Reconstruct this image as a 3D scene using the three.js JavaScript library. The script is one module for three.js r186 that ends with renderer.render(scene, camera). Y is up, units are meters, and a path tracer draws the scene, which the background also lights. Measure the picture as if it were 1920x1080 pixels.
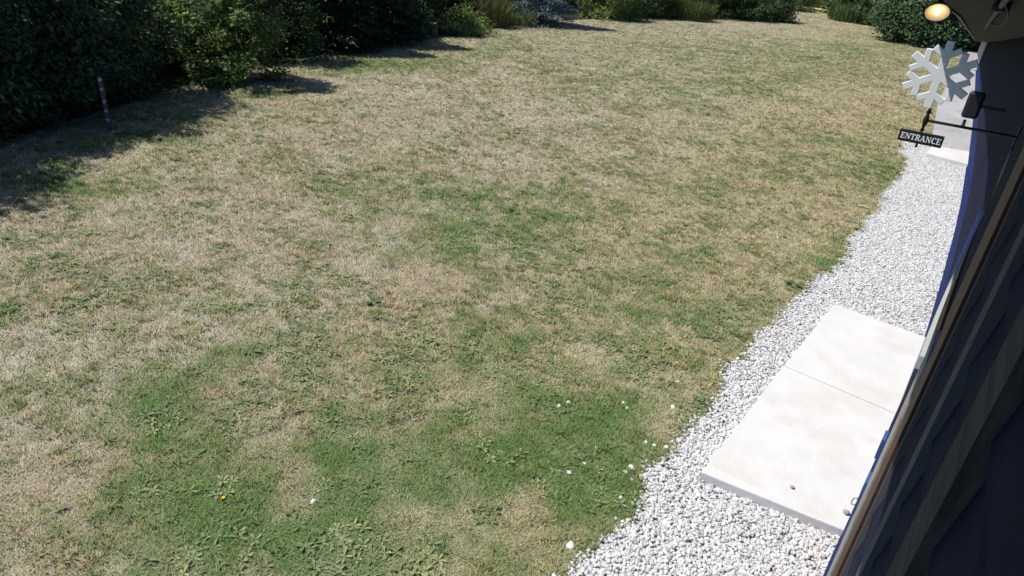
import * as THREE from 'three';
import { Sky } from 'three/addons/objects/Sky.js';
import { mergeGeometries } from 'three/addons/utils/BufferGeometryUtils.js';
import { TextGeometry } from 'three/addons/geometries/TextGeometry.js';
import { FontLoader } from 'three/addons/loaders/FontLoader.js';
import { RoundedBoxGeometry } from 'three/addons/geometries/RoundedBoxGeometry.js';

// ------------------------------------------------------------------ camera, sky, sun, exposure
// Layout coordinates: x to the right (towards the house wall), y up, f forward along the wall; three.js z = -f
const scene = new THREE.Scene();
const D2R = Math.PI / 180;
const CAM = { f: 1240, pitch: 27.8 * D2R, roll: 5.3 * D2R, yaw: 33.5 * D2R, h: 3.4 };
const camera = new THREE.PerspectiveCamera(2 * Math.atan(540 / CAM.f) / D2R, 16 / 9, 0.02, 3000);
const sP = Math.sin(CAM.pitch), cP = Math.cos(CAM.pitch), sY = Math.sin(CAM.yaw), cY = Math.cos(CAM.yaw), sR = Math.sin(CAM.roll), cR = Math.cos(CAM.roll);
const vFw = new THREE.Vector3(-sY * cP, -sP, -cY * cP);
const vR0 = new THREE.Vector3(cY, 0, -sY), vU0 = new THREE.Vector3(-sY * sP, cP, -cY * sP);
const vR = vR0.clone().multiplyScalar(cR).addScaledVector(vU0, sR), vU = vU0.clone().multiplyScalar(cR).addScaledVector(vR0, -sR);
camera.position.set(0, CAM.h, 0);
camera.quaternion.setFromRotationMatrix(new THREE.Matrix4().makeBasis(vR, vU, vFw.clone().negate()));

const SUN = new THREE.Vector3(-0.455, 0.848, 0.272).normalize();     // towards the sun: high, over the lawn, a little behind
const sky = new Sky(); sky.name = 'sky'; sky.scale.setScalar(2000); sky.userData = { kind: 'structure', label: 'clear blue summer sky' };
sky.material.uniforms.sunPosition.value.copy(SUN); sky.material.uniforms.turbidity.value = 3; sky.material.uniforms.rayleigh.value = 1.2;
sky.material.uniforms.mieCoefficient.value = 0.004; scene.add(sky);
scene.environmentIntensity = 0.1;
const sun = new THREE.DirectionalLight(new THREE.Color(1, 0.955, 0.885), 4.9); sun.name = 'sun';
sun.position.copy(SUN).multiplyScalar(80).add(new THREE.Vector3(-8, 0, -18)); sun.target.position.set(-8, 0, -18); sun.target.name = 'sun_target'; sun.castShadow = true;
sun.shadow.mapSize.set(4096, 4096); Object.assign(sun.shadow.camera, { left: -45, right: 45, top: 45, bottom: -45, near: 1, far: 220 });
scene.add(sun, sun.target);
const renderer = new THREE.WebGLRenderer({ antialias: true });
renderer.toneMapping = THREE.LinearToneMapping; renderer.toneMappingExposure = 1.12; renderer.shadowMap.enabled = true;

// ------------------------------------------------------------------ helpers
let seed = 20250801;
function rnd() { seed = (seed + 0x6D2B79F5) | 0; let t = Math.imul(seed ^ (seed >>> 15), 1 | seed); t = (t + Math.imul(t ^ (t >>> 7), 61 | t)) ^ t; return ((t ^ (t >>> 14)) >>> 0) / 4294967296; }
const rr = (a, b) => a + (b - a) * rnd(), gauss = () => (rnd() + rnd() + rnd() + rnd() - 2) * 0.87;
const lerp = (a, b, t) => a + (b - a) * t, clamp = (v, a = 0, b = 1) => Math.min(b, Math.max(a, v)), sstep = (a, b, v) => { const t = clamp((v - a) / (b - a)); return t * t * (3 - 2 * t); };
const mix3 = (a, b, t) => [lerp(a[0], b[0], t), lerp(a[1], b[1], t), lerp(a[2], b[2], t)];
function hash2(i, j, s) { let n = Math.imul(i, 374761393) + Math.imul(j, 668265263) + Math.imul(s, 1274126177); n = Math.imul(n ^ (n >>> 13), 1274126177); return ((n ^ (n >>> 16)) >>> 0) / 4294967296; }
function noise(x, y, s = 0) { const i = Math.floor(x), j = Math.floor(y), u = x - i, v = y - j, a = u * u * (3 - 2 * u), b = v * v * (3 - 2 * v); return lerp(lerp(hash2(i, j, s), hash2(i + 1, j, s), a), lerp(hash2(i, j + 1, s), hash2(i + 1, j + 1, s), a), b); }
function fbm(x, y, s = 0, o = 4) { let v = 0, a = 0.5, t = 0; for (let k = 0; k < o; k++) { v += a * noise(x, y, s + k * 17); t += a; a *= 0.55; x = x * 2.03 + 5.1; y = y * 2.03 + 1.7; } return v / t; }
// the place a photo pixel (1920 x 1080) falls on, on the level y: [x, f]
function pixelRay(px, py) { return vFw.clone().addScaledVector(vR, (px - 960) / CAM.f).addScaledVector(vU, -(py - 540) / CAM.f); }
function at(px, py, y = 0) { const d = pixelRay(px, py), t = (y - CAM.h) / d.y; return [d.x * t, -d.z * t]; }
function atDepth(px, py, f) { const d = pixelRay(px, py), t = f / -d.z; return [d.x * t, CAM.h + d.y * t, f]; }
const V = (x, y, f) => new THREE.Vector3(x, y, -f);

const taken = {};
function numbered(name) { const n = taken[name] = (taken[name] ?? -1) + 1; return n ? name + '_' + String(n).padStart(3, '0') : name; }
function tag(o, label, category, group) { o.userData.label = label; if (category) o.userData.category = category; if (group) o.userData.group = group; return o; }
function mesh(name, geo, mat, parent = scene) { const m = new THREE.Mesh(geo, mat); m.name = parent === scene ? numbered(name) : name; m.castShadow = m.receiveShadow = true; parent.add(m); return m; }
function struct(name, geo, mat, label) { const m = mesh(name, geo, mat); m.userData.kind = 'structure'; if (label) m.userData.label = label; return m; }
function thing(name, label, category, x = 0, y = 0, f = 0, group) { const g = new THREE.Group(); g.name = numbered(name); g.position.set(x, y, -f); scene.add(g); return tag(g, label, category, group); }
function copy(o, label, x, f, turn, sc = 1, group) { const c = o.clone(); c.name = numbered(o.name.replace(/_\d{3}$/, '')); c.userData = { ...o.userData }; c.position.set(x, 0, -f); c.rotation.y = turn; if (Array.isArray(sc)) c.scale.set(...sc); else c.scale.setScalar(sc); scene.add(c); if (label) c.userData.label = label; if (group) c.userData.group = group; return c; }
function std(rgb, rough = 0.85, extra = {}) { const m = new THREE.MeshPhysicalMaterial({ roughness: rough, metalness: 0, specularIntensity: rough > 0.78 ? 0.12 : 0.5, side: THREE.DoubleSide, ...extra }); m.color.setRGB(...rgb); return m; }
const box = (w, h, d, x = 0, y = 0, f = 0, r = 0) => { const g = r ? new RoundedBoxGeometry(w, h, d, 2, r) : new THREE.BoxGeometry(w, h, d); g.translate(x, y, -f); return g; };
function merge(list) { return mergeGeometries(list.map(g => g.index ? g.toNonIndexed() : g).map(g => { for (const k of Object.keys(g.attributes)) if (!['position', 'normal', 'uv'].includes(k)) g.deleteAttribute(k); return g; })); }
function tube(pts, r, seg = 24, rad = 8) { return new THREE.TubeGeometry(new THREE.CatmullRomCurve3(pts), seg, r, rad); }
const lin2s = v => v <= 0.0031308 ? v * 12.92 : 1.055 * Math.pow(v, 1 / 2.4) - 0.055;
function dataTex(w, h, fn, srgb = true) {            // fn(u, v) -> linear rgb (colour) or grey value
  const d = new Uint8Array(w * h * 4);
  for (let j = 0, k = 0; j < h; j++) for (let i = 0; i < w; i++, k += 4) { const c = fn((i + 0.5) / w, (j + 0.5) / h); if (srgb) { d[k] = 255 * lin2s(clamp(c[0])); d[k + 1] = 255 * lin2s(clamp(c[1])); d[k + 2] = 255 * lin2s(clamp(c[2])); } else d[k] = d[k + 1] = d[k + 2] = 255 * clamp(c); d[k + 3] = 255; }
  const t = new THREE.DataTexture(d, w, h); t.magFilter = THREE.LinearFilter; t.minFilter = THREE.LinearMipmapLinearFilter; t.generateMipmaps = true; t.wrapS = t.wrapT = THREE.RepeatWrapping; if (srgb) t.colorSpace = THREE.SRGBColorSpace; t.needsUpdate = true; return t;
}
function flat(pts, y, uvf = (x, f) => [x, f]) {      // a level sheet with the outline pts [x, f]
  const g = new THREE.ShapeGeometry(new THREE.Shape(pts.map(p => new THREE.Vector2(p[0], p[1]))));
  const p = g.attributes.position, uv = g.attributes.uv, n = g.attributes.normal, ix = g.index.array;
  for (let i = 0; i < p.count; i++) { const x = p.getX(i), f = p.getY(i); p.setXYZ(i, x, y, -f); uv.setXY(i, ...uvf(x, f)); n.setXYZ(i, 0, 1, 0); }
  const [a, b, c] = [0, 1, 2].map(k => new THREE.Vector3().fromBufferAttribute(p, ix[k])); if (b.sub(a).cross(c.sub(a)).y < 0) for (let k = 0; k < ix.length; k += 3) [ix[k + 1], ix[k + 2]] = [ix[k + 2], ix[k + 1]];
  return g;
}

// ------------------------------------------------------------------ the lawn: where it is green and where it has dried out
const blobs = [   // photo pixel, half-size in pixels, how much greener (+) or drier (-)
  [920, 400, 170, 60, 0.42], [300, 780, 85, 70, 0.75], [650, 860, 260, 110, 0.45], [930, 900, 300, 150, 0.42], [1110, 800, 140, 120, 0.38], [930, 640, 140, 60, 0.45],
  [1270, 490, 70, 50, 0.45], [1260, 590, 110, 55, 0.35], [380, 1010, 170, 90, 0.6], [650, 1030, 260, 70, 0.35], [1130, 960, 120, 100, 0.4], [312, 478, 30, 12, 0.8], [300, 518, 18, 14, 0.9], [8, 592, 34, 18, 0.8],
  [1575, 262, 50, 12, 0.5], [470, 660, 70, 26, 0.35], [1410, 590, 70, 40, 0.35], [1560, 460, 50, 45, 0.4], [1640, 340, 40, 40, 0.4], [430, 590, 30, 12, 0.5], [860, 455, 110, 35, 0.3], [1000, 355, 60, 14, 0.3],
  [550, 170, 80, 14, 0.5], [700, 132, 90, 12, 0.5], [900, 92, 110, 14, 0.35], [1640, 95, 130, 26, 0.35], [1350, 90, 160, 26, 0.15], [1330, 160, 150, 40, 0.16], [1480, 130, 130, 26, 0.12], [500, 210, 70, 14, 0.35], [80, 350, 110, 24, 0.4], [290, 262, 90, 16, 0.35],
  [100, 325, 120, 30, 0.45], [310, 222, 110, 20, 0.45], [690, 118, 110, 14, 0.45], [450, 180, 80, 16, 0.4], [780, 200, 300, 60, -0.3], [1000, 250, 260, 60, -0.25], [480, 470, 330, 110, -0.28], [180, 560, 220, 100, -0.25], [1080, 640, 70, 40, -0.4], [1570, 215, 90, 16, -0.6], [1300, 430, 70, 26, -0.45], [650, 560, 130, 60, -0.2], [1180, 720, 60, 24, -0.35], [1190, 640, 60, 22, -0.3],  // leading green entries also paint the tree shade darker into the turf
  [80, 800, 150, 130, -0.08], [80, 1000, 140, 90, 0.22], [1380, 565, 100, 60, -0.3], [1250, 690, 90, 60, -0.25], [760, 960, 60, 40, -0.3], [560, 930, 50, 40, -0.25], [1270, 780, 40, 60, -0.4], [1010, 960, 34, 20, -0.45], [860, 1000, 110, 60, -0.25], [1480, 400, 110, 40, -0.3], [1450, 480, 60, 30, -0.25], [620, 300, 250, 60, -0.2], [520, 800, 60, 60, -0.35], [1230, 250, 160, 40, -0.2], [1620, 180, 120, 20, -0.3],
].map(([px, py, rx, ry, a]) => { const c = at(px, py), u = at(px + rx, py), v = at(px, py + ry); const m = [u[0] - c[0], v[0] - c[0], u[1] - c[1], v[1] - c[1]], dt = m[0] * m[3] - m[1] * m[2]; return [c[0], c[1], m[3] / dt, -m[1] / dt, -m[2] / dt, m[0] / dt, a]; });
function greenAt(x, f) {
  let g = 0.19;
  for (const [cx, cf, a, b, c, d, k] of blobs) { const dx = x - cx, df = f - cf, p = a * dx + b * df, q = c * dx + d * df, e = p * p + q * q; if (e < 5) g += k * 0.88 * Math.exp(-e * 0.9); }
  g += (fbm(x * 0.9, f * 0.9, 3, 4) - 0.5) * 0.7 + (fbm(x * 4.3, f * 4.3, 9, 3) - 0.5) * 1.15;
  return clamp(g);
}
const STRAW = [0.56, 0.49, 0.355], STRAW2 = [0.50, 0.395, 0.265], OLIVE = [0.31, 0.305, 0.14], GREEN = [0.155, 0.235, 0.072];
const GOLDEN = [0.50, 0.405, 0.215];
function turf(g, t, x = -9, f = 0) { const dry = mix3(mix3(STRAW, STRAW2, t), GOLDEN, 0.6 * sstep(-5.5, -1.6, x + (f - 5) * 0.14)); return g < 0.5 ? mix3(dry, OLIVE, sstep(0.1, 0.5, g) * 0.85) : mix3(mix3(dry, OLIVE, 0.85), GREEN, sstep(0.5, 0.9, g)); }
const LX0 = -27, LX1 = 6, LF0 = -3, LF1 = 66;
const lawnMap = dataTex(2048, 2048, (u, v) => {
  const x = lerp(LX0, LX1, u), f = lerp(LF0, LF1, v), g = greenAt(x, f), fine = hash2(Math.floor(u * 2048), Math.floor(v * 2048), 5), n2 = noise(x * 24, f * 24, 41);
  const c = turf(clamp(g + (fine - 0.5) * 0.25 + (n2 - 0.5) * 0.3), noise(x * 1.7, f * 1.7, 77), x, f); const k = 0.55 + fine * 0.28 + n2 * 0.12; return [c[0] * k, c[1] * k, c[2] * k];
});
const lawnBump = dataTex(512, 512, (u, v) => { const h = hash2(Math.floor(u * 512), Math.floor(v * 512), 8), n = noise(u * 128 % 128, v * 128 % 128, 12); return h * 0.5 + n * 0.5; }, false); lawnBump.repeat.set(13, 27);
const lawnMat = std([1, 1, 1], 0.95, { map: lawnMap, bumpMap: lawnBump, bumpScale: 0.02 });
const lawnEdge = [[0.6, -3], [0.6, 20], [0.2, 34], [-0.8, 45], [-3.5, 47], [-6, 50], [-8.5, 64], [-15.5, 64], [-14.5, 55], [-15, 47], [-16.4, 40], [-18, 34], [-18.3, 27.5], [-17.8, 24.5], [-16.6, 20.2], [-17.4, 18], [-16.6, 15.5], [-15.3, 11.5], [-14.2, 8.2], [-12.4, 4.5], [-10.9, 2], [-9.6, -3]];
struct('lawn', flat(lawnEdge, 0, (x, f) => [(x - LX0) / (LX1 - LX0), (f - LF0) / (LF1 - LF0)]), lawnMat, 'mown lawn, straw dry with green patches');
const soilMap = dataTex(512, 512, (u, v) => { const n = fbm(u * 24, v * 24, 5, 4), h = hash2(Math.floor(u * 512), Math.floor(v * 512), 3); return mix3([0.030, 0.024, 0.014], [0.055, 0.062, 0.026], clamp(n * 1.6 - 0.4 + (h - 0.5) * 0.5)); }); soilMap.repeat.set(60, 60);
{ const g = new THREE.PlaneGeometry(700, 700, 1, 1); g.rotateX(-Math.PI / 2); g.translate(-20, -0.006, -150); struct('ground', g, std([1, 1, 1], 1, { map: soilMap }), 'dark earth and leaf litter under the trees'); }
{ const q = [at(1488, 4), at(1500, 22), at(1556, 30), at(1575, 14)]; struct('meadow', flat(q, 0.006), std([0.42, 0.36, 0.13], 0.95), 'strip of sunlit yellow meadow at the end of the mown gap'); }

// ------------------------------------------------------------------ grass blades and weeds on the lawn
function inPoly(x, f, P) { let c = false; for (let i = 0, j = P.length - 1; i < P.length; j = i++) if ((P[i][1] > f) !== (P[j][1] > f) && x < (P[j][0] - P[i][0]) * (f - P[i][1]) / (P[j][1] - P[i][1]) + P[i][0]) c = !c; return c; }
const gravelEdge = [[0, 0], ...[[1030, 1080], [1090, 1030], [1150, 985], [1200, 920], [1250, 850], [1290, 800], [1335, 735], [1400, 650], [1450, 595], [1500, 550], [1570, 488], [1620, 420], [1655, 380], [1680, 340], [1697, 300], [1688, 268], [1722, 262]].map(([a, b]) => at(a, b))]; gravelEdge[0] = [-1.25, -2]; 
function gravelLeft(f) { for (let i = 1; i < gravelEdge.length; i++) if (f <= gravelEdge[i][1]) { const a = gravelEdge[i - 1], b = gravelEdge[i]; return lerp(a[0], b[0], clamp((f - a[1]) / (b[1] - a[1] + 1e-6))); } return 9; }
const gravelLine = f => gravelLeft(f) + (fbm(f * 2.2, 3.3, 61, 3) - 0.5) * 0.34;
function bladesGeo(n, spread, h0, h1, w, lean) {
  const pos = [], nor = [], idx = [], col = [];
  for (let k = 0; k < n; k++) {
    const tone = rr(0.7, 1.25), warm = rr(-0.16, 0.16); for (let i = 0; i < 5; i++) col.push(tone * (1 + warm), tone, tone * (1 - warm));
    const a = rr(0, 6.283), r = spread * Math.sqrt(rnd()), bx = Math.cos(a) * r, bz = Math.sin(a) * r, d = rr(0, 6.283), h = rr(h0, h1), l = h * rr(0.2, lean), dx = Math.cos(d), dz = Math.sin(d), sx = -dz * w / 2, sz = dx * w / 2, o = pos.length / 3;
    pos.push(bx - sx, 0, bz - sz, bx + sx, 0, bz + sz, bx + dx * l * 0.4 - sx * 0.8, h * 0.6, bz + dz * l * 0.4 - sz * 0.8, bx + dx * l * 0.4 + sx * 0.8, h * 0.6, bz + dz * l * 0.4 + sz * 0.8, bx + dx * l, h * 0.92, bz + dz * l);
    for (let i = 0; i < 5; i++) nor.push(-dx * 0.35, 0.9, -dz * 0.35); idx.push(o, o + 1, o + 2, o + 1, o + 3, o + 2, o + 2, o + 3, o + 4);
  }
  const g = new THREE.BufferGeometry(); g.setAttribute('position', new THREE.Float32BufferAttribute(pos, 3)); g.setAttribute('normal', new THREE.Float32BufferAttribute(nor, 3)); g.setAttribute('color', new THREE.Float32BufferAttribute(col, 3)); g.setIndex(idx); return g;
}
function scatter(name, geo, mat, n, pick, label) {
  const im = new THREE.InstancedMesh(geo, mat, n), m = new THREE.Matrix4(), q = new THREE.Quaternion(), e = new THREE.Euler(), c = new THREE.Color(), s = new THREE.Vector3(), p = new THREE.Vector3(); let k = 0, tries = 0;
  while (k < n && tries++ < n * 8) { const o = pick(); if (!o) continue; p.set(o.x, o.y || 0, -o.f); e.set(o.rx || 0, rr(0, 6.283), o.rz || 0, 'YXZ'); if (o.e) e.set(...o.e); q.setFromEuler(e); if (Array.isArray(o.s)) s.set(...o.s); else s.setScalar(o.s); m.compose(p, q, s); im.setMatrixAt(k, m); im.setColorAt(k, c.setRGB(...o.c)); k++; }
  im.count = k; im.name = name; im.castShadow = im.receiveShadow = true; im.userData = { kind: 'stuff', label }; scene.add(im); return im;
}
const A0 = -115 * D2R, A1 = 6 * D2R;                    // the wedge of lawn in and around the view
function lawnPoint(r0, r1, e) { const a = rr(A0, A1), k = 2 - e, r = Math.pow(lerp(Math.pow(r0, k), Math.pow(r1, k), rnd()), 1 / k), x = Math.sin(a) * r, f = Math.cos(a) * r; if (f > -1.5 && inPoly(x, f, lawnEdge) && x < gravelLine(f) + gauss() * 0.04 && !(f > 16.8 && x > lerp(-0.76, -1.95, clamp((f - 17) / 27)))) return [x, f, r]; }
const grassMat = std([1, 1, 1], 0.8, { vertexColors: true });
scatter('grass', bladesGeo(11, 0.045, 0.02, 0.05, 0.0052, 1.3), grassMat, 460000, () => {
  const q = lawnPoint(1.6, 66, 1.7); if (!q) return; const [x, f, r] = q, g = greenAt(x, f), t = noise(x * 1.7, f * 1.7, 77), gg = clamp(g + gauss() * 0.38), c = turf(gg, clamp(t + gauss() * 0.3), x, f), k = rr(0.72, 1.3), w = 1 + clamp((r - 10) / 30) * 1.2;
  return { x, f, s: [rr(0.75, 1.25) * w, rr(0.45, 1.0) + g * 0.35, rr(0.75, 1.25) * w], c: [c[0] * k, c[1] * k, c[2] * k] };
}, 'short mown grass, dry straw and green');
scatter('grass_tufts', bladesGeo(16, 0.035, 0.04, 0.085, 0.006, 1.1), grassMat, 26000, () => {
  const q = lawnPoint(1.6, 40, 1.2); if (!q) return; const [x, f] = q; if (rnd() > sstep(0.35, 0.7, noise(x * 2.3, f * 2.3, 91)) + 0.15) return; const g = greenAt(x, f), c = turf(clamp(g + 0.3 + gauss() * 0.25), rnd(), x, f), k = rr(0.6, 1.0);
  return { x, f, s: rr(0.6, 1.15), c: [c[0] * k, c[1] * k, c[2] * k] };
}, 'taller grass tufts the mower missed');
function rosetteGeo(n, len, w) {                        // broad leaves lying round a crown
  const pos = [], idx = [];
  for (let k = 0; k < n; k++) { const a = k / n * 6.283 + rr(-0.4, 0.4), L = len * rr(0.55, 1), W = w * rr(0.7, 1.1), up = rr(0.15, 0.75), dx = Math.cos(a), dz = Math.sin(a), o = pos.length / 3, fold = W * 0.25;
    for (const [t, s] of [[0.05, 0.12], [0.4, 0.8], [0.75, 1], [1, 0.15]]) { const y = Math.sin(t * 1.9) * up * L * 0.5 + 0.006, cx = dx * L * t, cz = dz * L * t; pos.push(cx - dz * W / 2 * s, y + fold * s, cz + dx * W / 2 * s, cx, y, cz, cx + dz * W / 2 * s, y + fold * s, cz - dx * W / 2 * s); }
    for (let i = 0; i < 3; i++) { const b = o + i * 3; idx.push(b, b + 1, b + 3, b + 1, b + 4, b + 3, b + 1, b + 2, b + 4, b + 2, b + 5, b + 4); } }
  const g = new THREE.BufferGeometry(); g.setAttribute('position', new THREE.Float32BufferAttribute(pos, 3)); g.setIndex(idx); g.computeVertexNormals(); return g;
}
const weedMat = std([1, 1, 1], 0.6);
const weedC = [[0.14, 0.19, 0.075], [0.19, 0.225, 0.105], [0.11, 0.165, 0.05], [0.24, 0.265, 0.11]];
scatter('broadleaf_weeds', mergeGeometries([[0, 0], [0.05, 0.02], [-0.02, 0.06], [-0.05, -0.03]].map(([a, b], i) => rosetteGeo(4 + i % 3, 0.036 + 0.006 * i, 0.017).translate(a, 0.003 * i, b))), weedMat, 10500, () => {
  const q = lawnPoint(1.8, 32, 1.05); if (!q) return; const [x, f] = q, n = fbm(x * 0.8 + 9, f * 0.8, 21, 3), n2 = noise(x * 3.1, f * 3.1, 23); if (rnd() > sstep(0.42, 0.72, n * 0.5 + n2 * 0.38 + rnd() * 0.12) * (f < 1.6 ? 0.5 : 1)) return;
  const c = weedC[Math.floor(rnd() * 4)], k = rr(0.75, 1.2); return { x, f, y: 0.02, s: Math.pow(rnd(), 2) * 0.85 + 0.4, c: [c[0] * k, c[1] * k, c[2] * k] };
}, 'plantain and clover leaves scattered through the turf');

// ------------------------------------------------------------------ gravel, concrete
const wallPts = [[-3, 0.13], [-1, 0.13], [0.5, 0.132], [1.2, 0.136], [2.4, 0.146], [3.63, 0.172], [4.95, 0.233], [6.05, 0.272], [7.5, 0.298], [10, 0.276], [12.8, 0.221], [17.1, 0.045], [25, -0.33], [36, -0.95], [37, -1.0]];
function wallX(f) { let i = 1; while (i < wallPts.length - 2 && f > wallPts[i + 1][0]) i++; const P = k => wallPts[clamp(k, 0, wallPts.length - 1)], [a, b, c, d] = [P(i - 1), P(i), P(i + 1), P(i + 2)], t = clamp((f - b[0]) / (c[0] - b[0]), -1, 1), h = c[0] - b[0], m0 = (c[1] - a[1]) / (c[0] - a[0]) * h, m1 = (d[1] - b[1]) / (d[0] - b[0] || 1) * h, t2 = t * t, t3 = t2 * t; return (2 * t3 - 3 * t2 + 1) * b[1] + (t3 - 2 * t2 + t) * m0 + (-2 * t3 + 3 * t2) * c[1] + (t3 - t2) * m1; }
{ const P = []; for (let f = -2; f <= 17.6; f += 0.1) P.push([gravelLine(f) + 0.03, f]); for (let f = 17.6; f >= -2; f -= 0.5) P.push([wallX(f) + 0.06, f]);
  const gm = dataTex(256, 256, (u, v) => { const h = hash2(Math.floor(u * 256), Math.floor(v * 256), 31); return mix3([0.16, 0.15, 0.14], [0.42, 0.41, 0.39], h); }); gm.repeat.set(1.6, 1.6);
  struct('gravel_bed', flat(P.filter(p => p[0] < 5), 0.004), std([1, 1, 1], 0.95, { map: gm }), 'stony bed under the white gravel'); }
function stoneGeo(s) { const g0 = new THREE.IcosahedronGeometry(1, 1), p = g0.attributes.position; for (let i = 0; i < p.count; i++) { const x = p.getX(i), y = p.getY(i), z = p.getZ(i), k = 0.7 + 0.7 * noise(x * 1.3 + s * 7.1 + 9, y * 1.3 + z * 1.7 + s * 3.7 + 20, 90 + s); p.setXYZ(i, x * k, y * k * 0.72, z * k * 0.84); } g0.deleteAttribute('uv'); g0.computeVertexNormals(); return g0; }
const padTop = 0.1;
const pad = { A: at(1565, 570, padTop), B: at(1737, 632, padTop), C: at(1585, 995, padTop), D: at(1315, 885, padTop) };
pad.B[0] = wallX(pad.B[1]) - 0.012; pad.C[0] = wallX(pad.C[1]) - 0.012;
const padPoly = [pad.A, pad.B, pad.C, pad.D];
const onPad = (x, f, m = 0) => inPoly(x, f, padPoly);
scatter('gravel', stoneGeo(1), std([1, 1, 1], 0.8, { flatShading: true }), 150000, () => {
  const f = Math.pow(rnd(), 1.35) * 19 - 0.6, e = gravelLine(f), x = rr(e - 0.05, wallX(f) - 0.005); if (f > 17.55 || e > 5 || onPad(x, f) || (f > 16.95 && x > -0.72)) return;
  if (x < e + 0.14 && rnd() > sstep(e - 0.08, e + 0.14, x)) return;
  const s = lerp(0.006, 0.0152, Math.pow(rnd(), 1.3)) * (rnd() < 0.06 ? 1.35 : 1), k = rr(0.62, 1.1), rust = f < 4.4 && x > -0.25 && rnd() < 0.14 * sstep(-0.25, 0.1, x) ? 0.1 : 0, w = gauss() * 0.025 + rust; return { x, f, y: rr(0.006, 0.032), e: [rr(-0.6, 0.6), rr(0, 6.28), rr(-0.6, 0.6)], s: [s * rr(0.9, 1.25), s, s], c: [0.655 * k + w * 0.5, 0.65 * k - rust * 0.6, 0.64 * k - w * 1.2] };
}, 'crushed white limestone gravel strip along the house');

const concMap = dataTex(1024, 1024, (u, v) => {
  const n = fbm(u * 6, v * 20, 7, 5), st = sstep(0.52, 0.75, fbm(u * 3 + 4, v * 9, 19, 4)), h = hash2(Math.floor(u * 1024), Math.floor(v * 1024), 2), pit = hash2(Math.floor(u * 512), Math.floor(v * 1024), 4) > 0.994 ? 0.78 : 1;
  const crk = Math.abs(v - (0.985 - 0.05 * (u - 0.62) * 3 + (noise(u * 22, 2, 3) - 0.5) * 0.03)) < 0.0022 && u > 0.62 && u < 0.9 ? 0.55 : 1;
  const c = mix3([0.65, 0.632, 0.612], [0.6, 0.558, 0.51], st * 0.6), k = (0.9 + n * 0.16 + (h - 0.5) * 0.16) * pit * crk; return [c[0] * k, c[1] * k, c[2] * k];
});
const concBump = dataTex(512, 512, (u, v) => hash2(Math.floor(u * 512), Math.floor(v * 512), 77) * 0.6 + noise(u * 90, v * 90, 4) * 0.4, false); concBump.repeat.set(2, 5);
const concMat = std([1, 1, 1], 0.9, { map: concMap, bumpMap: concBump, bumpScale: 0.0025 });
function slab(pts, y0, y1, bevel, uvf) {               // a poured slab with an eased edge
  const s = new THREE.Shape(pts.map(p => new THREE.Vector2(p[0], p[1]))), g = new THREE.ExtrudeGeometry(s, { depth: y1 - y0 - bevel * 2, bevelEnabled: true, bevelThickness: bevel, bevelSize: bevel, bevelOffset: -bevel, bevelSegments: 2 });
  g.translate(0, 0, y0 + bevel); g.rotateX(-Math.PI / 2); const p = g.attributes.position, uv = g.attributes.uv; for (let i = 0; i < p.count; i++) uv.setXY(i, ...uvf(p.getX(i), -p.getZ(i), p.getY(i))); return g;
}
{ const J1 = at(1470, 685, padTop), J2 = at(1680, 775, padTop), e = 0.006, uvf = (x, f, y) => [clamp((x + 0.85) / 1.25), (f - 3.9 - y) / 3.95];
  J2[0] = wallX(J2[1]) - 0.012;
  const padG = new THREE.Group(); padG.name = 'concrete_pad'; padG.userData = { kind: 'structure', label: 'sun bleached concrete pad set in the gravel against the wall' }; scene.add(padG);
  mesh('slab', slab([pad.A, pad.B, [J2[0], J2[1] + e], [J1[0], J1[1] + e]], 0.0, padTop, 0.008, uvf), concMat, padG);
  mesh('slab', slab([[J1[0], J1[1] - e], [J2[0], J2[1] - e], pad.C, pad.D], 0.0, padTop, 0.008, uvf), concMat, padG);
  mesh('joint_fill', box(1.0, 0.02, 0.03, (J1[0] + J2[0]) / 2, 0.07, (J1[1] + J2[1]) / 2), std([0.45, 0.43, 0.4], 0.95), padG); }
const oldMap = dataTex(512, 512, (u, v) => { const n = fbm(u * 8, v * 30, 5, 4), h = hash2(Math.floor(u * 512), Math.floor(v * 512), 9), p = noise(u * 30, v * 160, 6) > 0.93 ? 0.6 : 1; const k = (0.8 + n * 0.3 + (h - 0.5) * 0.12) * p; return [0.40 * k, 0.395 * k, 0.39 * k]; });
const oldMat = std([1, 1, 1], 0.9, { map: oldMap });
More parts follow.
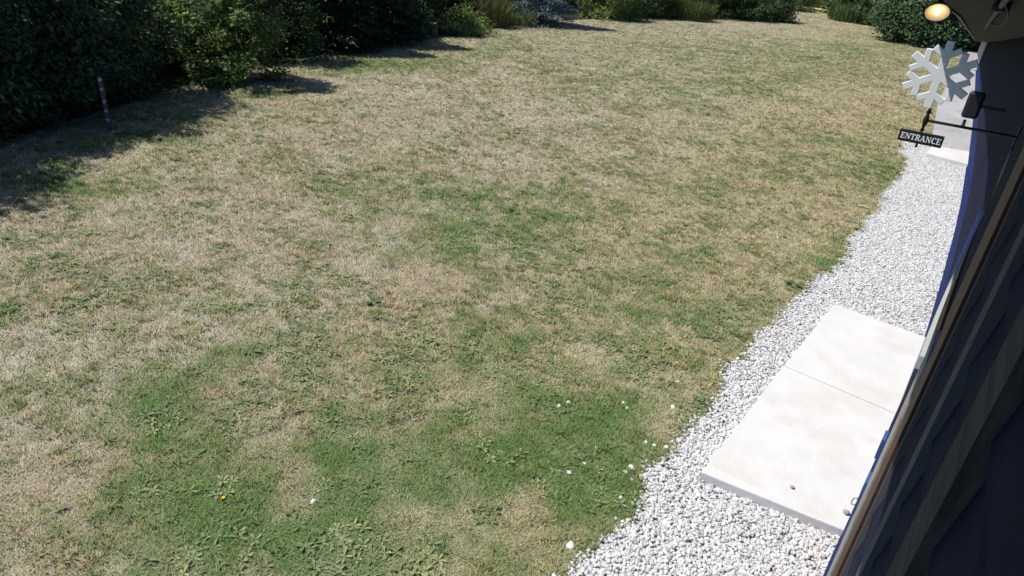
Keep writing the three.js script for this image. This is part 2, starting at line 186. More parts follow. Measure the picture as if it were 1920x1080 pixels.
{ const g = new THREE.Group(); g.name = 'concrete_walk'; g.userData = { kind: 'structure', label: 'old grey concrete walk by the far part of the wall' }; scene.add(g);
  const t = 0.12, L = [[1738, 285], [1722, 262]].map(([a, b]) => at(a, b, t)), P1 = at(1742, 222, t), P2 = at(1760, 190, t), P3 = at(1786, 138, t), uvf = (x, f) => [(x + 3) / 4, (f - 16) / 26];
  const R = f => [wallX(f) - 0.015, f], p0 = at(1738, 287, t), p0b = at(1747, 272, t);
  mesh('slab', slab([p0, R(p0[1] - 0.2), R(p0b[1] + 0.15), p0b], 0, t, 0.01, (x, f) => [clamp((x + 0.9) / 1.2), (f - 15) / 9]), concMat, g);
  const a1 = [p0b[0] - 0.02, p0b[1] + 0.02], m1 = [lerp(a1[0], P2[0], 0.45), lerp(a1[1], P2[1], 0.45)], m2 = P2, m3 = P3;
  mesh('slab', slab([a1, R(p0b[1] + 0.17), R(m1[1] + 0.1), m1], 0, t - 0.006, 0.008, uvf), oldMat, g);
  mesh('slab', slab([[m1[0], m1[1] + 0.02], R(m1[1] + 0.12), R(m2[1] + 0.2), m2], 0, t - 0.003, 0.008, uvf), oldMat, g);
  mesh('slab', slab([[m2[0], m2[1] + 0.02], R(m2[1] + 0.22), R(35.2), m3], 0, t - 0.007, 0.008, uvf), oldMat, g);
  const q0 = at(1806, 130, t + 0.05), q1 = at(1815, 97, t + 0.05); mesh('slab', slab([q0, [wallX(36.4) - 0.02, 35.6], [wallX(37) - 0.3, q1[1]], q1], 0, t + 0.05, 0.01, uvf), std([0.34, 0.3, 0.29], 0.9), g); }

// ------------------------------------------------------------------ the house: siding, eave, window, trims
const eaveY = f => 3.70 - 0.0713 * f, EXf = f => -0.575 - 0.028 * Math.max(0, f - 9);     // under side of the eave; the roof edge falls away from the camera
const house = thing('house', 'dark blue clapboard house with deep grey eave and timber window trim', 'house');
const fs = []; for (let f = -2.5; f <= 36.9; f += f < 9 ? 0.3 : 0.9) fs.push(f); fs.push(36.9);
function strip(section, f0, f1, off = 0) {             // sweep a section [[out, y], ...] along the wall; y may be a function of f
  const st = fs.filter(f => f > f0 && f < f1); st.unshift(f0); st.push(f1); const n = section.length, pos = [], idx = [], uv = [];
  st.forEach((f, i) => section.forEach(([o, y], k) => { const yy = typeof y === 'function' ? y(f) : Math.min(y, eaveY(f) - 0.002); pos.push(wallX(f) - o - off, yy, -f); uv.push(f, yy + o); if (i && k) { const a = (i - 1) * n + k - 1, b = i * n + k - 1; idx.push(a, b, a + 1, b, b + 1, a + 1); } }));
  const g = new THREE.BufferGeometry(); g.setAttribute('position', new THREE.Float32BufferAttribute(pos, 3)); g.setAttribute('uv', new THREE.Float32BufferAttribute(uv, 2)); g.setIndex(idx); const q = g.toNonIndexed(); q.computeVertexNormals(); return q;
}
const boxStrip = (o0, o1, y0, y1, f0, f1) => { const g = strip([[o0, y0], [o1, y0], [o1, y1], [o0, y1], [o0, y0]], f0, f1), caps = [f0, f1].map(f => { const x = wallX(f), c = new THREE.BoxGeometry(o1 - o0, Math.max(0.002, y1 - y0), 0.004); c.translate(x - (o0 + o1) / 2, (y0 + y1) / 2, -f); return c; }); return merge([g, ...caps]); };
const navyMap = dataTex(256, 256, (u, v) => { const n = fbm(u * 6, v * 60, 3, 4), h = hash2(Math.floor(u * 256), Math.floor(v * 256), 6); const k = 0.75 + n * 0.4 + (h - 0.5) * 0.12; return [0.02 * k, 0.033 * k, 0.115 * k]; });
const shadedNavyMap = dataTex(256, 256, (u, v) => { const n = fbm(u * 8, v * 70, 23, 4), h = hash2(Math.floor(u * 256), Math.floor(v * 256), 26), k = 0.6 + n * 0.8 + (h - 0.5) * 0.2; return [0.015 * k, 0.018 * k, 0.036 * k]; });
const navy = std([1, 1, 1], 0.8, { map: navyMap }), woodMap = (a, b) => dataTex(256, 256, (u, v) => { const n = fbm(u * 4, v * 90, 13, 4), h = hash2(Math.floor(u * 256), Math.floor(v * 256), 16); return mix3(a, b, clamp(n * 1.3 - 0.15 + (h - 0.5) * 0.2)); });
const shadedNavy = std([1, 1, 1], 0.85, { map: shadedNavyMap }), greyWood = std([1, 1, 1], 0.85, { map: woodMap([0.22, 0.2, 0.17], [0.42, 0.39, 0.34]) }), brownWood = std([1, 1, 1], 0.6, { map: woodMap([0.035, 0.016, 0.01], [0.085, 0.036, 0.022]) }), trimGrey = std([0.085, 0.085, 0.09], 0.8), whitePaint = std([0.78, 0.78, 0.76], 0.6), black = std([0.012, 0.012, 0.014], 0.45), dark = std([0.03, 0.03, 0.035], 0.6);
mesh('wall', strip([[-0.28, eaveY], [-0.02, eaveY], [-0.02, 0], [-0.28, 0]], -2.5, 36.9), std([0.02, 0.024, 0.05], 0.9), house);
for (let y = 0.05; y < 3.7; y += 0.155) { const fEnd = Math.min(36.9, (3.70 - y - 0.05) / 0.0713); for (const [a, b, lim] of [[-2.5, 7.995, 1.4], [8.005, 36.9, 0.5]]) if (fEnd > a + 0.2) mesh('siding_board', strip([[-0.019, y], [0.018, y], [0.016, y + 0.012], [0.002, y + 0.158]], a, Math.min(b, fEnd)), y > lim ? shadedNavy : navy, house); }  // boards above the limit have the eave shade painted in as a darker colour
mesh('skirt_board', boxStrip(-0.018, 0.022, 0.0, 0.05, -2.5, 36.9), navy, house);
// timber uprights, sill and brackets on the near part of the wall
const roughWood = std([1, 1, 1], 0.9, { map: woodMap([0.03, 0.03, 0.03], [0.085, 0.085, 0.082]) });
mesh('weathered_board', boxStrip(0.0, 0.034, 0.06, 2.36, 2.16, 2.42), greyWood, house).userData.label = 'weathered grey upright board';
mesh('brown_post', boxStrip(0.0, 0.03, 0.06, 3.4, 1.86, 2.12), brownWood, house); mesh('brown_post', boxStrip(0.0, 0.02, 2.38, 3.4, 2.14, 2.5), brownWood, house);
mesh('brown_rail', boxStrip(0.0, 0.022, 2.08, 2.3, 2.52, 6.4), brownWood, house);
mesh('grey_trim', boxStrip(0.0, 0.028, 0.06, 3.45, 1.2, 1.29), trimGrey, house); mesh('grey_trim', boxStrip(0.0, 0.026, 0.06, 3.45, 1.74, 1.77), trimGrey, house);
mesh('rough_post', boxStrip(0.0, 0.03, 0.06, 3.5, 0.72, 0.85), roughWood, house);
mesh('sill', boxStrip(0.0, 0.036, 1.96, 2.02, 2.9, 5.4), std([0.4, 0.42, 0.39], 0.8), house).userData.label = 'pale painted sill';
for (const f of [2.55, 2.9, 3.3]) mesh('bracket', boxStrip(0.0, 0.03, 1.2, 1.32, f, f + 0.1), std([0.05, 0.1, 0.26], 0.8), house);
mesh('hook', tube([[0.018, 1.06], [0.034, 1.07], [0.046, 1.045], [0.038, 1.02], [0.028, 1.03]].map(([o, y]) => V(wallX(3.1) - o, y, 3.1)), 0.003), std([0.6, 0.6, 0.6], 0.3, { metalness: 0.9 }), house);
// eave: soffit panels, fascia, gutter, roof
const perf = dataTex(256, 256, (u, v) => { const a = (u * 16) % 1 - 0.5, b = (v * 16) % 1 - 0.5; return a * a + b * b < 0.05 ? 0 : 1; }, false);
const soffitMat = std([0.07, 0.068, 0.066], 0.85, { bumpMap: perf, bumpScale: 0.003 });
const eaveEnd = 36.9, seg = (fn) => { const L = []; for (const [a, b] of [[-2.4, 9], [9, eaveEnd]]) L.push(fn(a, b)); return merge(L); };
function eaveBox(x0, x1, dy0, dy1, f0, f1) { const c = [], P = (x, dy, f) => [x < 0.05 ? x + EXf(f) : x, eaveY(f) + dy, -f], v = [P(x0, dy0, f0), P(x1, dy0, f0), P(x1, dy1, f0), P(x0, dy1, f0), P(x0, dy0, f1), P(x1, dy0, f1), P(x1, dy1, f1), P(x0, dy1, f1)], F = [[0, 1, 2, 3], [5, 4, 7, 6], [4, 0, 3, 7], [1, 5, 6, 2], [4, 5, 1, 0], [3, 2, 6, 7]], uv = [];
  for (const q of F) for (const i of [0, 1, 2, 0, 2, 3]) { c.push(...v[q[i]]); uv.push(v[q[i]][0] * 3, v[q[i]][2] * 3); } const g = new THREE.BufferGeometry(); g.setAttribute('position', new THREE.Float32BufferAttribute(c, 3)); g.setAttribute('uv', new THREE.Float32BufferAttribute(uv, 2)); g.computeVertexNormals(); return g; }
for (let f = -2.4; f < eaveEnd - 0.1; f += 0.3) mesh('soffit_panel', eaveBox(0.03, 0.5, 0.002, 0.012, f, f + 0.292), soffitMat, house);
mesh('soffit_backing', seg((a, b) => eaveBox(0.02, 0.7, 0.014, 0.03, a, b)), dark, house);
mesh('fascia', seg((a, b) => eaveBox(-0.005, 0.022, -0.012, 0.16, a, b)), std([0.05, 0.05, 0.05], 0.6), house);
mesh('gutter', seg((a, b) => eaveBox(-0.06, -0.007, 0.03, 0.13, a, b)), std([0.13, 0.13, 0.11], 0.5), house);
mesh('roof', seg((a, b) => eaveBox(-0.02, 2.2, 0.165, 0.3, a, b)), std([0.1, 0.095, 0.09], 0.9), house);
{ const q = at(1827, 132, 0.12), top = atDepth(1836, 66, q[1])[1]; mesh('corner_post', box(0.26, top - 0.13, 0.26, q[0], 0.13 + (top - 0.13) / 2, q[1], 0.015), whitePaint, house).userData.label = 'white square corner post'; mesh('post_cap', box(0.32, 0.05, 0.32, q[0], top + 0.03, q[1], 0.01), whitePaint, house); }
// conduit and cable under the eave
{ const on = (px, py, d = 0.03) => { const r = pixelRay(px, py); let f = 2; for (; f < 23; f += 0.02) if (CAM.h + r.y * f / -r.z > eaveY(f) - d) continue; else break; for (f = 1; f < 23; f += 0.02) if (CAM.h + r.y * f / -r.z >= eaveY(f) - d) break; return V(r.x * f / -r.z, eaveY(f) - d, f); };
  const c1 = thing('conduit', 'dark grey conduit running under the eave beside the wall', 'conduit'); mesh('pipe', tube([on(1849, 52), on(1862, 32), on(1876, 14), on(1893, -8)], 0.02), dark, c1); mesh('junction', box(0.1, 0.06, 0.3, on(1878, 13).x, on(1878, 13).y, -on(1878, 13).z, 0.02), dark, c1);
  const c2 = thing('cable', 'thin grey cable sagging below the conduit', 'cable'), sag = (v, d) => v.clone().add(new THREE.Vector3(0.05, -d, 0)); mesh('wire', tube([on(1884, 4), sag(on(1880, 8), 0.05), sag(on(1872, 20), 0.09), sag(on(1862, 32), 0.06), on(1856, 42)], 0.006), dark, c2); }

// ------------------------------------------------------------------ hanging sign with the snowflake
const sf = 6.2, sx = -0.355;
{ const s = thing('hanging_sign', 'white snowflake above a black ENTRANCE board on an iron bracket', 'sign', sx, 0, sf);
  const w = 0.0275, R = 0.248, b = 0.126, L = 0.088, bw = 0.047, c60 = 0.5, s60 = 0.866, arm = [[w * 1.732, w], [b, w], [b + L * c60, w + L * s60], [b + L * c60 + bw * s60, w + L * s60 - bw * c60], [b + bw / s60, w], [R, w], [R, -w], [b + bw / s60, -w], [b + L * c60 + bw * s60, -w - L * s60 + bw * c60], [b + L * c60, -w - L * s60], [b, -w]], P = [];
  for (let k = 0; k < 6; k++) { const a = Math.PI / 2 - k * Math.PI / 3, c = Math.cos(a), q = Math.sin(a); for (const [u, v] of arm) P.push(new THREE.Vector2(u * c - v * q, u * q + v * c)); }
  const g = new THREE.ExtrudeGeometry(new THREE.Shape(P), { depth: 0.03, bevelEnabled: true, bevelThickness: 0.004, bevelSize: 0.004, bevelOffset: -0.004, bevelSegments: 1 }); g.translate(-0.022, 2.742, -0.015);
  mesh('snowflake', g, whitePaint, s);
  mesh('bracket_arm', (() => { const t = wallX(sf) - sx; const g2 = new THREE.CylinderGeometry(0.011, 0.011, t, 10); g2.rotateZ(Math.PI / 2); g2.translate(t / 2, 2.4, 0); return g2; })(), black, s);
  mesh('wall_plate', box(0.014, 0.16, 0.06, wallX(sf) - sx - 0.022, 2.4, 0, 0.004), black, s);
  mesh('rod', new THREE.LatheGeometry([[0.0, 2.18], [0.012, 2.19], [0.008, 2.205], [0.009, 2.31], [0.017, 2.325], [0.009, 2.34], [0.016, 2.37], [0.02, 2.4], [0.016, 2.43], [0.009, 2.445], [0.018, 2.465], [0.009, 2.48], [0.009, 2.5], [0.0, 2.5]].map(([r, y]) => new THREE.Vector2(r, y)), 14), black, s);
  const bd = mesh('board', box(0.315, 0.092, 0.02, 0.01, 2.262, -0.012, 0.004), std([0.018, 0.018, 0.02], 0.5), s);
  const font = await new FontLoader().loadAsync('fonts/droid/droid_serif_bold.typeface.json');
  const tg = new TextGeometry('ENTRANCE', { font, size: 0.046, depth: 0.003, curveSegments: 4, bevelEnabled: false }); tg.computeBoundingBox(); const bb = tg.boundingBox, tw = bb.max.x - bb.min.x; tg.scale(0.285 / tw, 1, 1); tg.translate(0.01 - 0.1425 - bb.min.x * 0.285 / tw, 2.262 - 0.023, 0.0222);
  mesh('lettering', tg, std([0.85, 0.85, 0.83], 0.6), bd); }

// ------------------------------------------------------------------ barn lamp under the eave, black box on the wall
{ const q = atDepth(1757, 24, 5.3), l = thing('barn_lamp', 'lit black barn lamp hanging under the eave', 'lamp', q[0], q[1], 5.3), lathe = p => new THREE.LatheGeometry(p.map(([r, y]) => new THREE.Vector2(r, y)), 32);
  const cream = std([0.72, 0.66, 0.52], 0.8), hd = new THREE.Group(); hd.name = 'head'; hd.rotation.set(-0.85, 0, 0.12); hd.scale.setScalar(0.8); l.add(hd);
  mesh('shade', lathe([[0.022, 0.1], [0.03, 0.075], [0.04, 0.055], [0.062, 0.035], [0.095, 0.008], [0.1, 0.0], [0.097, 0.0], [0.092, 0.006], [0.06, 0.032], [0.036, 0.05], [0.0, 0.055]]), std([0.03, 0.03, 0.032], 0.5), hd);
  mesh('reflector', lathe([[0.0, 0.046], [0.03, 0.044], [0.058, 0.028], [0.088, 0.003], [0.086, 0.003], [0.056, 0.025]]), cream, hd);
  mesh('neck', lathe([[0.0, 0.17], [0.016, 0.17], [0.018, 0.12], [0.024, 0.1], [0.0, 0.095]]), black, hd);
  mesh('stem', tube([new THREE.Vector3(0.02, 0.1, -0.12), new THREE.Vector3(0.02, 0.13, -0.13), new THREE.Vector3(0.02, eaveY(5.3) - q[1], -0.13)], 0.011, 12, 8), black, l);
  const bm = std([1, 0.85, 0.6], 0.4, { emissive: new THREE.Color(1, 0.72, 0.36), emissiveIntensity: 2.4 }); const bulb = mesh('bulb', new THREE.SphereGeometry(0.024, 16, 12).scale(1, 1.25, 1).translate(0, 0.012, 0), bm, hd); bulb.castShadow = false;
  const pl = new THREE.PointLight(new THREE.Color(1, 0.72, 0.38), 0.006, 6); pl.name = 'lamp_light'; pl.position.set(0, 0.012, 0); pl.castShadow = true; hd.add(pl); }
{ const f = 12, a = atDepth(1809, 178, f), b = atDepth(1842, 216, f), cx = (a[0] + b[0]) / 2, cy = (a[1] + b[1]) / 2, s = thing('wall_box', 'rounded black box on a short arm from the house wall behind the sign', 'box', cx, cy, f);
  mesh('body', new RoundedBoxGeometry(0.21, 0.38, 0.16, 4, 0.05), std([0.02, 0.02, 0.028], 0.5), s); mesh('arm', box(wallX(f) - cx - 0.1, 0.04, 0.04, (wallX(f) - cx + 0.1) / 2, 0, 0), black, s); mesh('stem', new THREE.CylinderGeometry(0.02, 0.03, 0.12, 10).translate(-0.03, -0.28, 0), trimGrey, s); }

// ------------------------------------------------------------------ loose stones, pebbles and single weeds
const stoneMat = std([0.7, 0.69, 0.67], 0.8), stoneVars = [2, 3, 4, 5].map(stoneGeo);
for (const [px, py, r] of [[1065, 756, 1.2], [1047, 762, 1], [1169, 755, 1], [1176, 765, 0.9], [1262, 763, 1.1], [1067, 886, 1.2], [1096, 871, 1.1], [1118, 839, 0.9], [1184, 876, 1.3], [1173, 885, 1.1], [1210, 830, 1.1], [1226, 835, 1], [1211, 892, 1.1], [1163, 933, 1], [1070, 1024, 1.5], [1271, 716, 0.9], [1250, 838, 1], [1184, 899, 0.9], [588, 940, 1.1]]) {
  const [x, f] = at(px, py, 0.03), m = mesh('loose_stone', stoneVars[Math.floor(rnd() * 4)], stoneMat); m.scale.setScalar(0.019 * r); m.position.set(x, 0.027, -f); m.rotation.set(rr(-0.5, 0.5), rr(0, 6), rr(-0.5, 0.5)); tag(m, 'single white stone lying out in the grass away from the gravel', 'stone', 'white stones strayed onto the lawn'); }
for (const [px, py, r, lab] of [[1485, 915, 0.9, 'small pebble near the middle of the concrete pad'], [1586, 963, 1.3, 'grey pebble on the concrete pad at the corner by the wall']]) { const [x, f] = at(px, py, padTop), m = mesh('pebble', stoneVars[0], std([0.32, 0.3, 0.27], 0.9)); m.scale.setScalar(0.017 * r); m.position.set(x, padTop + 0.012 * r, -f); tag(m, lab, 'pebble'); }
const bigLeaf = [mergeGeometries([rosetteGeo(9, 0.17, 0.055), rosetteGeo(9, 0.11, 0.045)]), mergeGeometries([rosetteGeo(10, 0.15, 0.05), rosetteGeo(8, 0.1, 0.04)])];
for (const [px, py, s, lab] of [[1488, 535, 1.3, 'bright green leafy weed at the gravel edge above the pad corner'], [1435, 575, 0.8, null], [1392, 628, 0.9, null], [1144, 854, 0.8, 'flat rosette weed among the stray white stones'], [1241, 863, 0.45, null], [1014, 1034, 0.7, 'dark leafy weed in the turf at the widening end of the gravel'], [1612, 432, 0.9, null], [97, 965, 0.8, 'large dark rosette weed standing alone in dry turf'], [1440, 998, 0.35, 'pale green leaf clump growing in the middle of the gravel'], [700, 568, 1.1, 'big bright green weed clump in the dry middle of the lawn'], [1808, 345, 0.6, 'small weed in the gravel at the foot of the far wall'], [470, 660, 1.0, null], [360, 860, 0.9, null], [160, 745, 0.7, null]]) {
  const [x, f] = at(px, py, 0.02), m = mesh('weed_plant', bigLeaf[Math.floor(rnd() * 2)], std([[0.09, 0.15, 0.045], [0.12, 0.2, 0.05], [0.07, 0.12, 0.05]][Math.floor(rnd() * 3)], 0.6)); m.position.set(x, 0.006, -f); m.rotation.y = rr(0, 6); m.scale.setScalar(s * 0.75); if (lab) tag(m, lab, 'weed'); else tag(m, px > 1000 ? 'leafy weed growing along the edge of the gravel' : 'broad leaved weed clump in the dry lawn', 'weed', px > 1000 ? 'weeds along the gravel edge' : 'weed clumps in the dry lawn'); }
{ const [x, f] = at(420, 938, 0.03), d = thing('dandelion', 'yellow dandelion flower in the turf', 'flower', x, 0, f); mesh('stem', new THREE.CylinderGeometry(0.002, 0.002, 0.05, 6).translate(0, 0.025, 0), std([0.1, 0.16, 0.05]), d); mesh('flower_head', new THREE.SphereGeometry(0.014, 10, 6).scale(1, 0.5, 1).translate(0, 0.053, 0), std([0.75, 0.42, 0.02], 0.8), d); }
{ const a = at(1608, 386, 0.02), b = at(1628, 391, 0.02); tag(mesh('twig', tube([V(a[0], 0.03, a[1]), V((a[0] + b[0]) / 2, 0.045, (a[1] + b[1]) / 2), V(b[0], 0.03, b[1])], 0.012, 8, 6), std([0.6, 0.56, 0.5], 0.9)), 'pale bare twig lying in grass beside the gravel', 'twig'); }

// ------------------------------------------------------------------ trees and shrubs
const leafMat = new THREE.MeshPhysicalMaterial({ roughness: 0.75, specularIntensity: 0.25, vertexColors: true, side: THREE.DoubleSide });
const leafThin = new THREE.MeshPhysicalMaterial({ roughness: 0.9, vertexColors: true, side: THREE.DoubleSide, specularIntensity: 0.25, transmission: 0.25, thickness: 0 });
const bark = std([1, 1, 1], 0.95, { map: woodMap([0.045, 0.035, 0.026], [0.13, 0.105, 0.08]) }), paleBark = std([0.42, 0.4, 0.37], 0.9);
class Leaves {
  constructor() { this.p = []; this.n = []; this.c = []; this.i = []; }
  leaf(x, y, z, dir, nor, len, w, c) {
    const d = dir.normalize(), s = new THREE.Vector3().crossVectors(d, nor).normalize(), n = new THREE.Vector3().crossVectors(s, d).normalize(), o = this.p.length / 3, h = w / 2;
    this.p.push(x, y, z, x + d.x * len * 0.45 + s.x * h, y + d.y * len * 0.45 + s.y * h, z + d.z * len * 0.45 + s.z * h, x + d.x * len, y + d.y * len, z + d.z * len, x + d.x * len * 0.45 - s.x * h, y + d.y * len * 0.45 - s.y * h, z + d.z * len * 0.45 - s.z * h);
    for (let k = 0; k < 4; k++) { this.n.push(n.x, n.y, n.z); this.c.push(...c); } this.i.push(o, o + 1, o + 2, o, o + 2, o + 3);
  }
  build(name, mat, parent) { const g = new THREE.BufferGeometry(); g.setAttribute('position', new THREE.Float32BufferAttribute(this.p, 3)); g.setAttribute('normal', new THREE.Float32BufferAttribute(this.n, 3)); g.setAttribute('color', new THREE.Float32BufferAttribute(this.c, 3)); g.setIndex(this.i); return mesh(name, g, mat, parent); }
}
const rv = () => new THREE.Vector3(gauss(), gauss(), gauss());
function limbs(root, H, R, n, r0, mat = bark) { const list = [new THREE.CylinderGeometry(r0 * 0.45, r0, H * 0.75, 8).translate(0, H * 0.375, 0)]; for (let k = 0; k < n; k++) { const a = k * 2.4 + rnd(), y = H * rr(0.12, 0.6), L = R * rr(0.5, 0.9); list.push(tube([new THREE.Vector3(0, y, 0), new THREE.Vector3(Math.cos(a) * L * 0.5, y + L * 0.35, Math.sin(a) * L * 0.5), new THREE.Vector3(Math.cos(a) * L, y + L * rr(0.5, 0.9), Math.sin(a) * L)], r0 * 0.28, 6, 5)); } mesh('trunk', merge(list), mat, root); }
// leafy crown: small clumps spread through an uneven volume, leaves round each clump
function leafy(name, label, category, { H, R, clumps = 60, leaves = 9000, size = 0.09, cols, trunk = 0.07, low = 0.02, top = 0.4, thin = false, barkMat, cr = [0.2, 0.38] }) {
  const t = thing(name, label, category); limbs(t, H * 0.85, R, 9, trunk, barkMat); const L = new Leaves(), cl = [];
  for (let k = 0; k < clumps; k++) { const v = Math.pow(rnd(), 1.35), y = lerp(low, 1, v) * H, prof = Math.sqrt(Math.max(0.02, 1 - Math.pow(Math.max(0, v - top) / (1 - top), 2))) * (0.85 + 0.15 * sstep(0, 0.2, v)), a = rr(0, 6.283), rad = R * prof * Math.pow(rnd(), 0.45) * rr(0.8, 1.08); cl.push([Math.cos(a) * rad, y, Math.sin(a) * rad, R * rr(...cr), cols[Math.floor(rnd() * cols.length)], rr(0.75, 1.25)]); }
  for (let k = 0; k < leaves; k++) { const [cx, cy, cz, r, c, kk] = cl[Math.floor(rnd() * cl.length)], d = rv().normalize(), rad = r * Math.pow(rnd(), 0.4), out = new THREE.Vector3(cx + d.x * r, 0, cz + d.z * r).normalize(); const y = cy + d.y * rad * 0.8; if (y < 0.03) continue;
    const j = kk * rr(0.7, 1.3), s = size * rr(0.6, 1.3); L.leaf(cx + d.x * rad, y, cz + d.z * rad, new THREE.Vector3().copy(out).multiplyScalar(0.7).add(rv()).add(new THREE.Vector3(0, -0.3, 0)), new THREE.Vector3(0, 0.8, 0).add(rv().multiplyScalar(0.8)).addScaledVector(out, 0.4), s, s * rr(0.42, 0.65), [c[0] * j, c[1] * j, c[2] * j]); }
  L.build('crown', thin ? leafThin : leafMat, t); return t;
}
function conifer(name, label, category, { H, R, cols, tiers = 16, per = 12, low = 0.04, droop = 0.25, need = 26, size = 0.16, wid = 0.3, trunk = 0.12 }) {
  const t = thing(name, label, category); mesh('trunk', new THREE.CylinderGeometry(trunk * 0.2, trunk, H * 0.97, 8).translate(0, H * 0.485, 0), bark, t); const L = new Leaves();
  for (let i = 0; i < tiers; i++) { const v = lerp(low, 0.97, Math.pow(i / (tiers - 1), 1.5)), y0 = v * H, rad = R * Math.pow(1 - v, 0.8) + 0.08; for (let k = 0; k < per; k++) { const a = k / per * 6.283 + i * 0.9 + rr(-0.25, 0.25), len = rad * rr(0.72, 1.08), dx = Math.cos(a), dz = Math.sin(a), c = cols[Math.floor(rnd() * cols.length)], kk = rr(0.75, 1.25), yb = y0 + rr(-0.5, 0.5) * H / tiers;
    const m = Math.ceil(need * (0.3 + len / R)); for (let q = 0; q < m; q++) { const s = Math.pow(rnd(), 0.7), side = rr(-1, 1) * (1 - s * 0.6) * len * 0.3, x = dx * len * s - dz * side, z = dz * len * s + dx * side, y = yb - droop * len * s * s + Math.abs(side) * -0.15 + rr(-0.04, 0.04); if (y < 0.03) continue; const j = kk * rr(0.7, 1.3); L.leaf(x, y, z, new THREE.Vector3(dx * 0.9 - dz * side / len * 3, rr(-0.35, 0.25), dz * 0.9 + dx * side / len * 3).add(rv().multiplyScalar(0.25)), new THREE.Vector3(0, 1, 0).add(rv().multiplyScalar(0.5)), size * rr(0.6, 1.3), size * wid * rr(0.7, 1.2), [c[0] * j, c[1] * j, c[2] * j]); } } }
  L.build('crown', leafMat, t); return t;
}
function reeds(name, label, category, { H, R, n, cols, w = 0.018 }) {
  const t = thing(name, label, category), L = new Leaves(); for (let k = 0; k < n; k++) { const a = rr(0, 6.283), r = R * Math.sqrt(rnd()), c = cols[Math.floor(rnd() * cols.length)], j = rr(0.7, 1.3), h = H * rr(0.5, 1), d = new THREE.Vector3(gauss() * 0.28, 1, gauss() * 0.28); const x = Math.cos(a) * r, z = Math.sin(a) * r; L.leaf(x, 0, z, d.clone(), rv(), h, w * rr(0.7, 1.4), [c[0] * j, c[1] * j, c[2] * j]); L.leaf(x + d.x * h * 0.5, h * 0.5, z + d.z * h * 0.5, new THREE.Vector3(gauss(), 0.7, gauss()), rv(), h * 0.4, w * 1.3, [c[0] * j, c[1] * j, c[2] * j]); }
  L.build('blades', leafMat, t); return t;
}
const place = (o, px, py, turn = 0, back = 0) => { const [x, f] = at(px, py), r = Math.hypot(x, f); o.position.set(x * (1 + back / r), 0, -f * (1 + back / r)); o.rotation.y = turn; return o; };
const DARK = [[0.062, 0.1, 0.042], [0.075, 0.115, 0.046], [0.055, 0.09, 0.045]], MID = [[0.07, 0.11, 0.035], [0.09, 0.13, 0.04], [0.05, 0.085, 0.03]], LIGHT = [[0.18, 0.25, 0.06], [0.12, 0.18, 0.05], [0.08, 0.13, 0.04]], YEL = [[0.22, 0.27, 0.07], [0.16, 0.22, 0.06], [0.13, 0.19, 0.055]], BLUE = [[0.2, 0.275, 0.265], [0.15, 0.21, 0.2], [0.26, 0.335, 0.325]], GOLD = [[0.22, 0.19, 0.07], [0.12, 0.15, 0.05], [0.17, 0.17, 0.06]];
// shaded row along the left of the lawn
const hedgeLab = 'dark dense evergreen in the shaded row along the lawn beside the spotted post', hg = 'dark evergreens in the shaded row';
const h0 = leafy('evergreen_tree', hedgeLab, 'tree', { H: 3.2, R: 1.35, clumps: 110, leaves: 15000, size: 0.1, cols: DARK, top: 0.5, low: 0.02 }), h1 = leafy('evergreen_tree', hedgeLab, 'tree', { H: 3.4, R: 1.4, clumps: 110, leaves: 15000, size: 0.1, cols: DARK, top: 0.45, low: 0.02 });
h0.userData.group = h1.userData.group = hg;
const row = [[-11.1, 0.4], [-12.0, 1.9], [-12.8, 3.3], [-13.5, 4.8], [-14.2, 6.2], [-10.2, -1.2]];
row.forEach(([x, f], i) => { if (i < 2) { const o = [h0, h1][i]; o.position.set(x, 0, -f); o.rotation.y = i * 2; } else copy(i % 2 ? h1 : h0, null, x, f, i * 1.7, rr(0.92, 1.08)); });
const backLab = 'tall dark evergreen standing behind the shaded front row', bg = 'tall dark evergreens behind the front row';
[[-13.6, 0.2], [-15, 2.4], [-16.2, 4.6], [-17.6, 2.2], [-19.4, 6]].forEach(([x, f], i) => copy(i % 2 ? h0 : h1, backLab, x, f, i * 2.3, [1.4, 2.1, 1.4], bg));
place(leafy('leafy_shrub', 'yellow green leafy shrub at the end of the dark row', 'shrub', { H: 3.1, R: 1.15, clumps: 70, leaves: 9000, size: 0.12, cols: LIGHT, thin: true, cr: [0.18, 0.32] }), 436, 158, 0, 0.3);
place(leafy('leafy_shrub', 'olive green rounded shrub between light shrub and dark spruces', 'shrub', { H: 3.3, R: 1.3, clumps: 80, leaves: 10000, size: 0.1, cols: MID, cr: [0.18, 0.32] }), 520, 122, 1, 1.0);
const spLab = 'dark spruce with sweeping branches shading the lawn edge', sg = 'dark spruces by the lawn edge';
const sp0 = conifer('spruce_tree', spLab, 'tree', { H: 5.2, R: 1.9, cols: [[0.062, 0.09, 0.038], [0.075, 0.1, 0.042], [0.065, 0.08, 0.038]], tiers: 20, per: 16, need: 60, droop: 0.22, size: 0.2, wid: 0.34, low: 0.02 }); sp0.userData.group = sg; place(sp0, 610, 100, 0, 1.2);
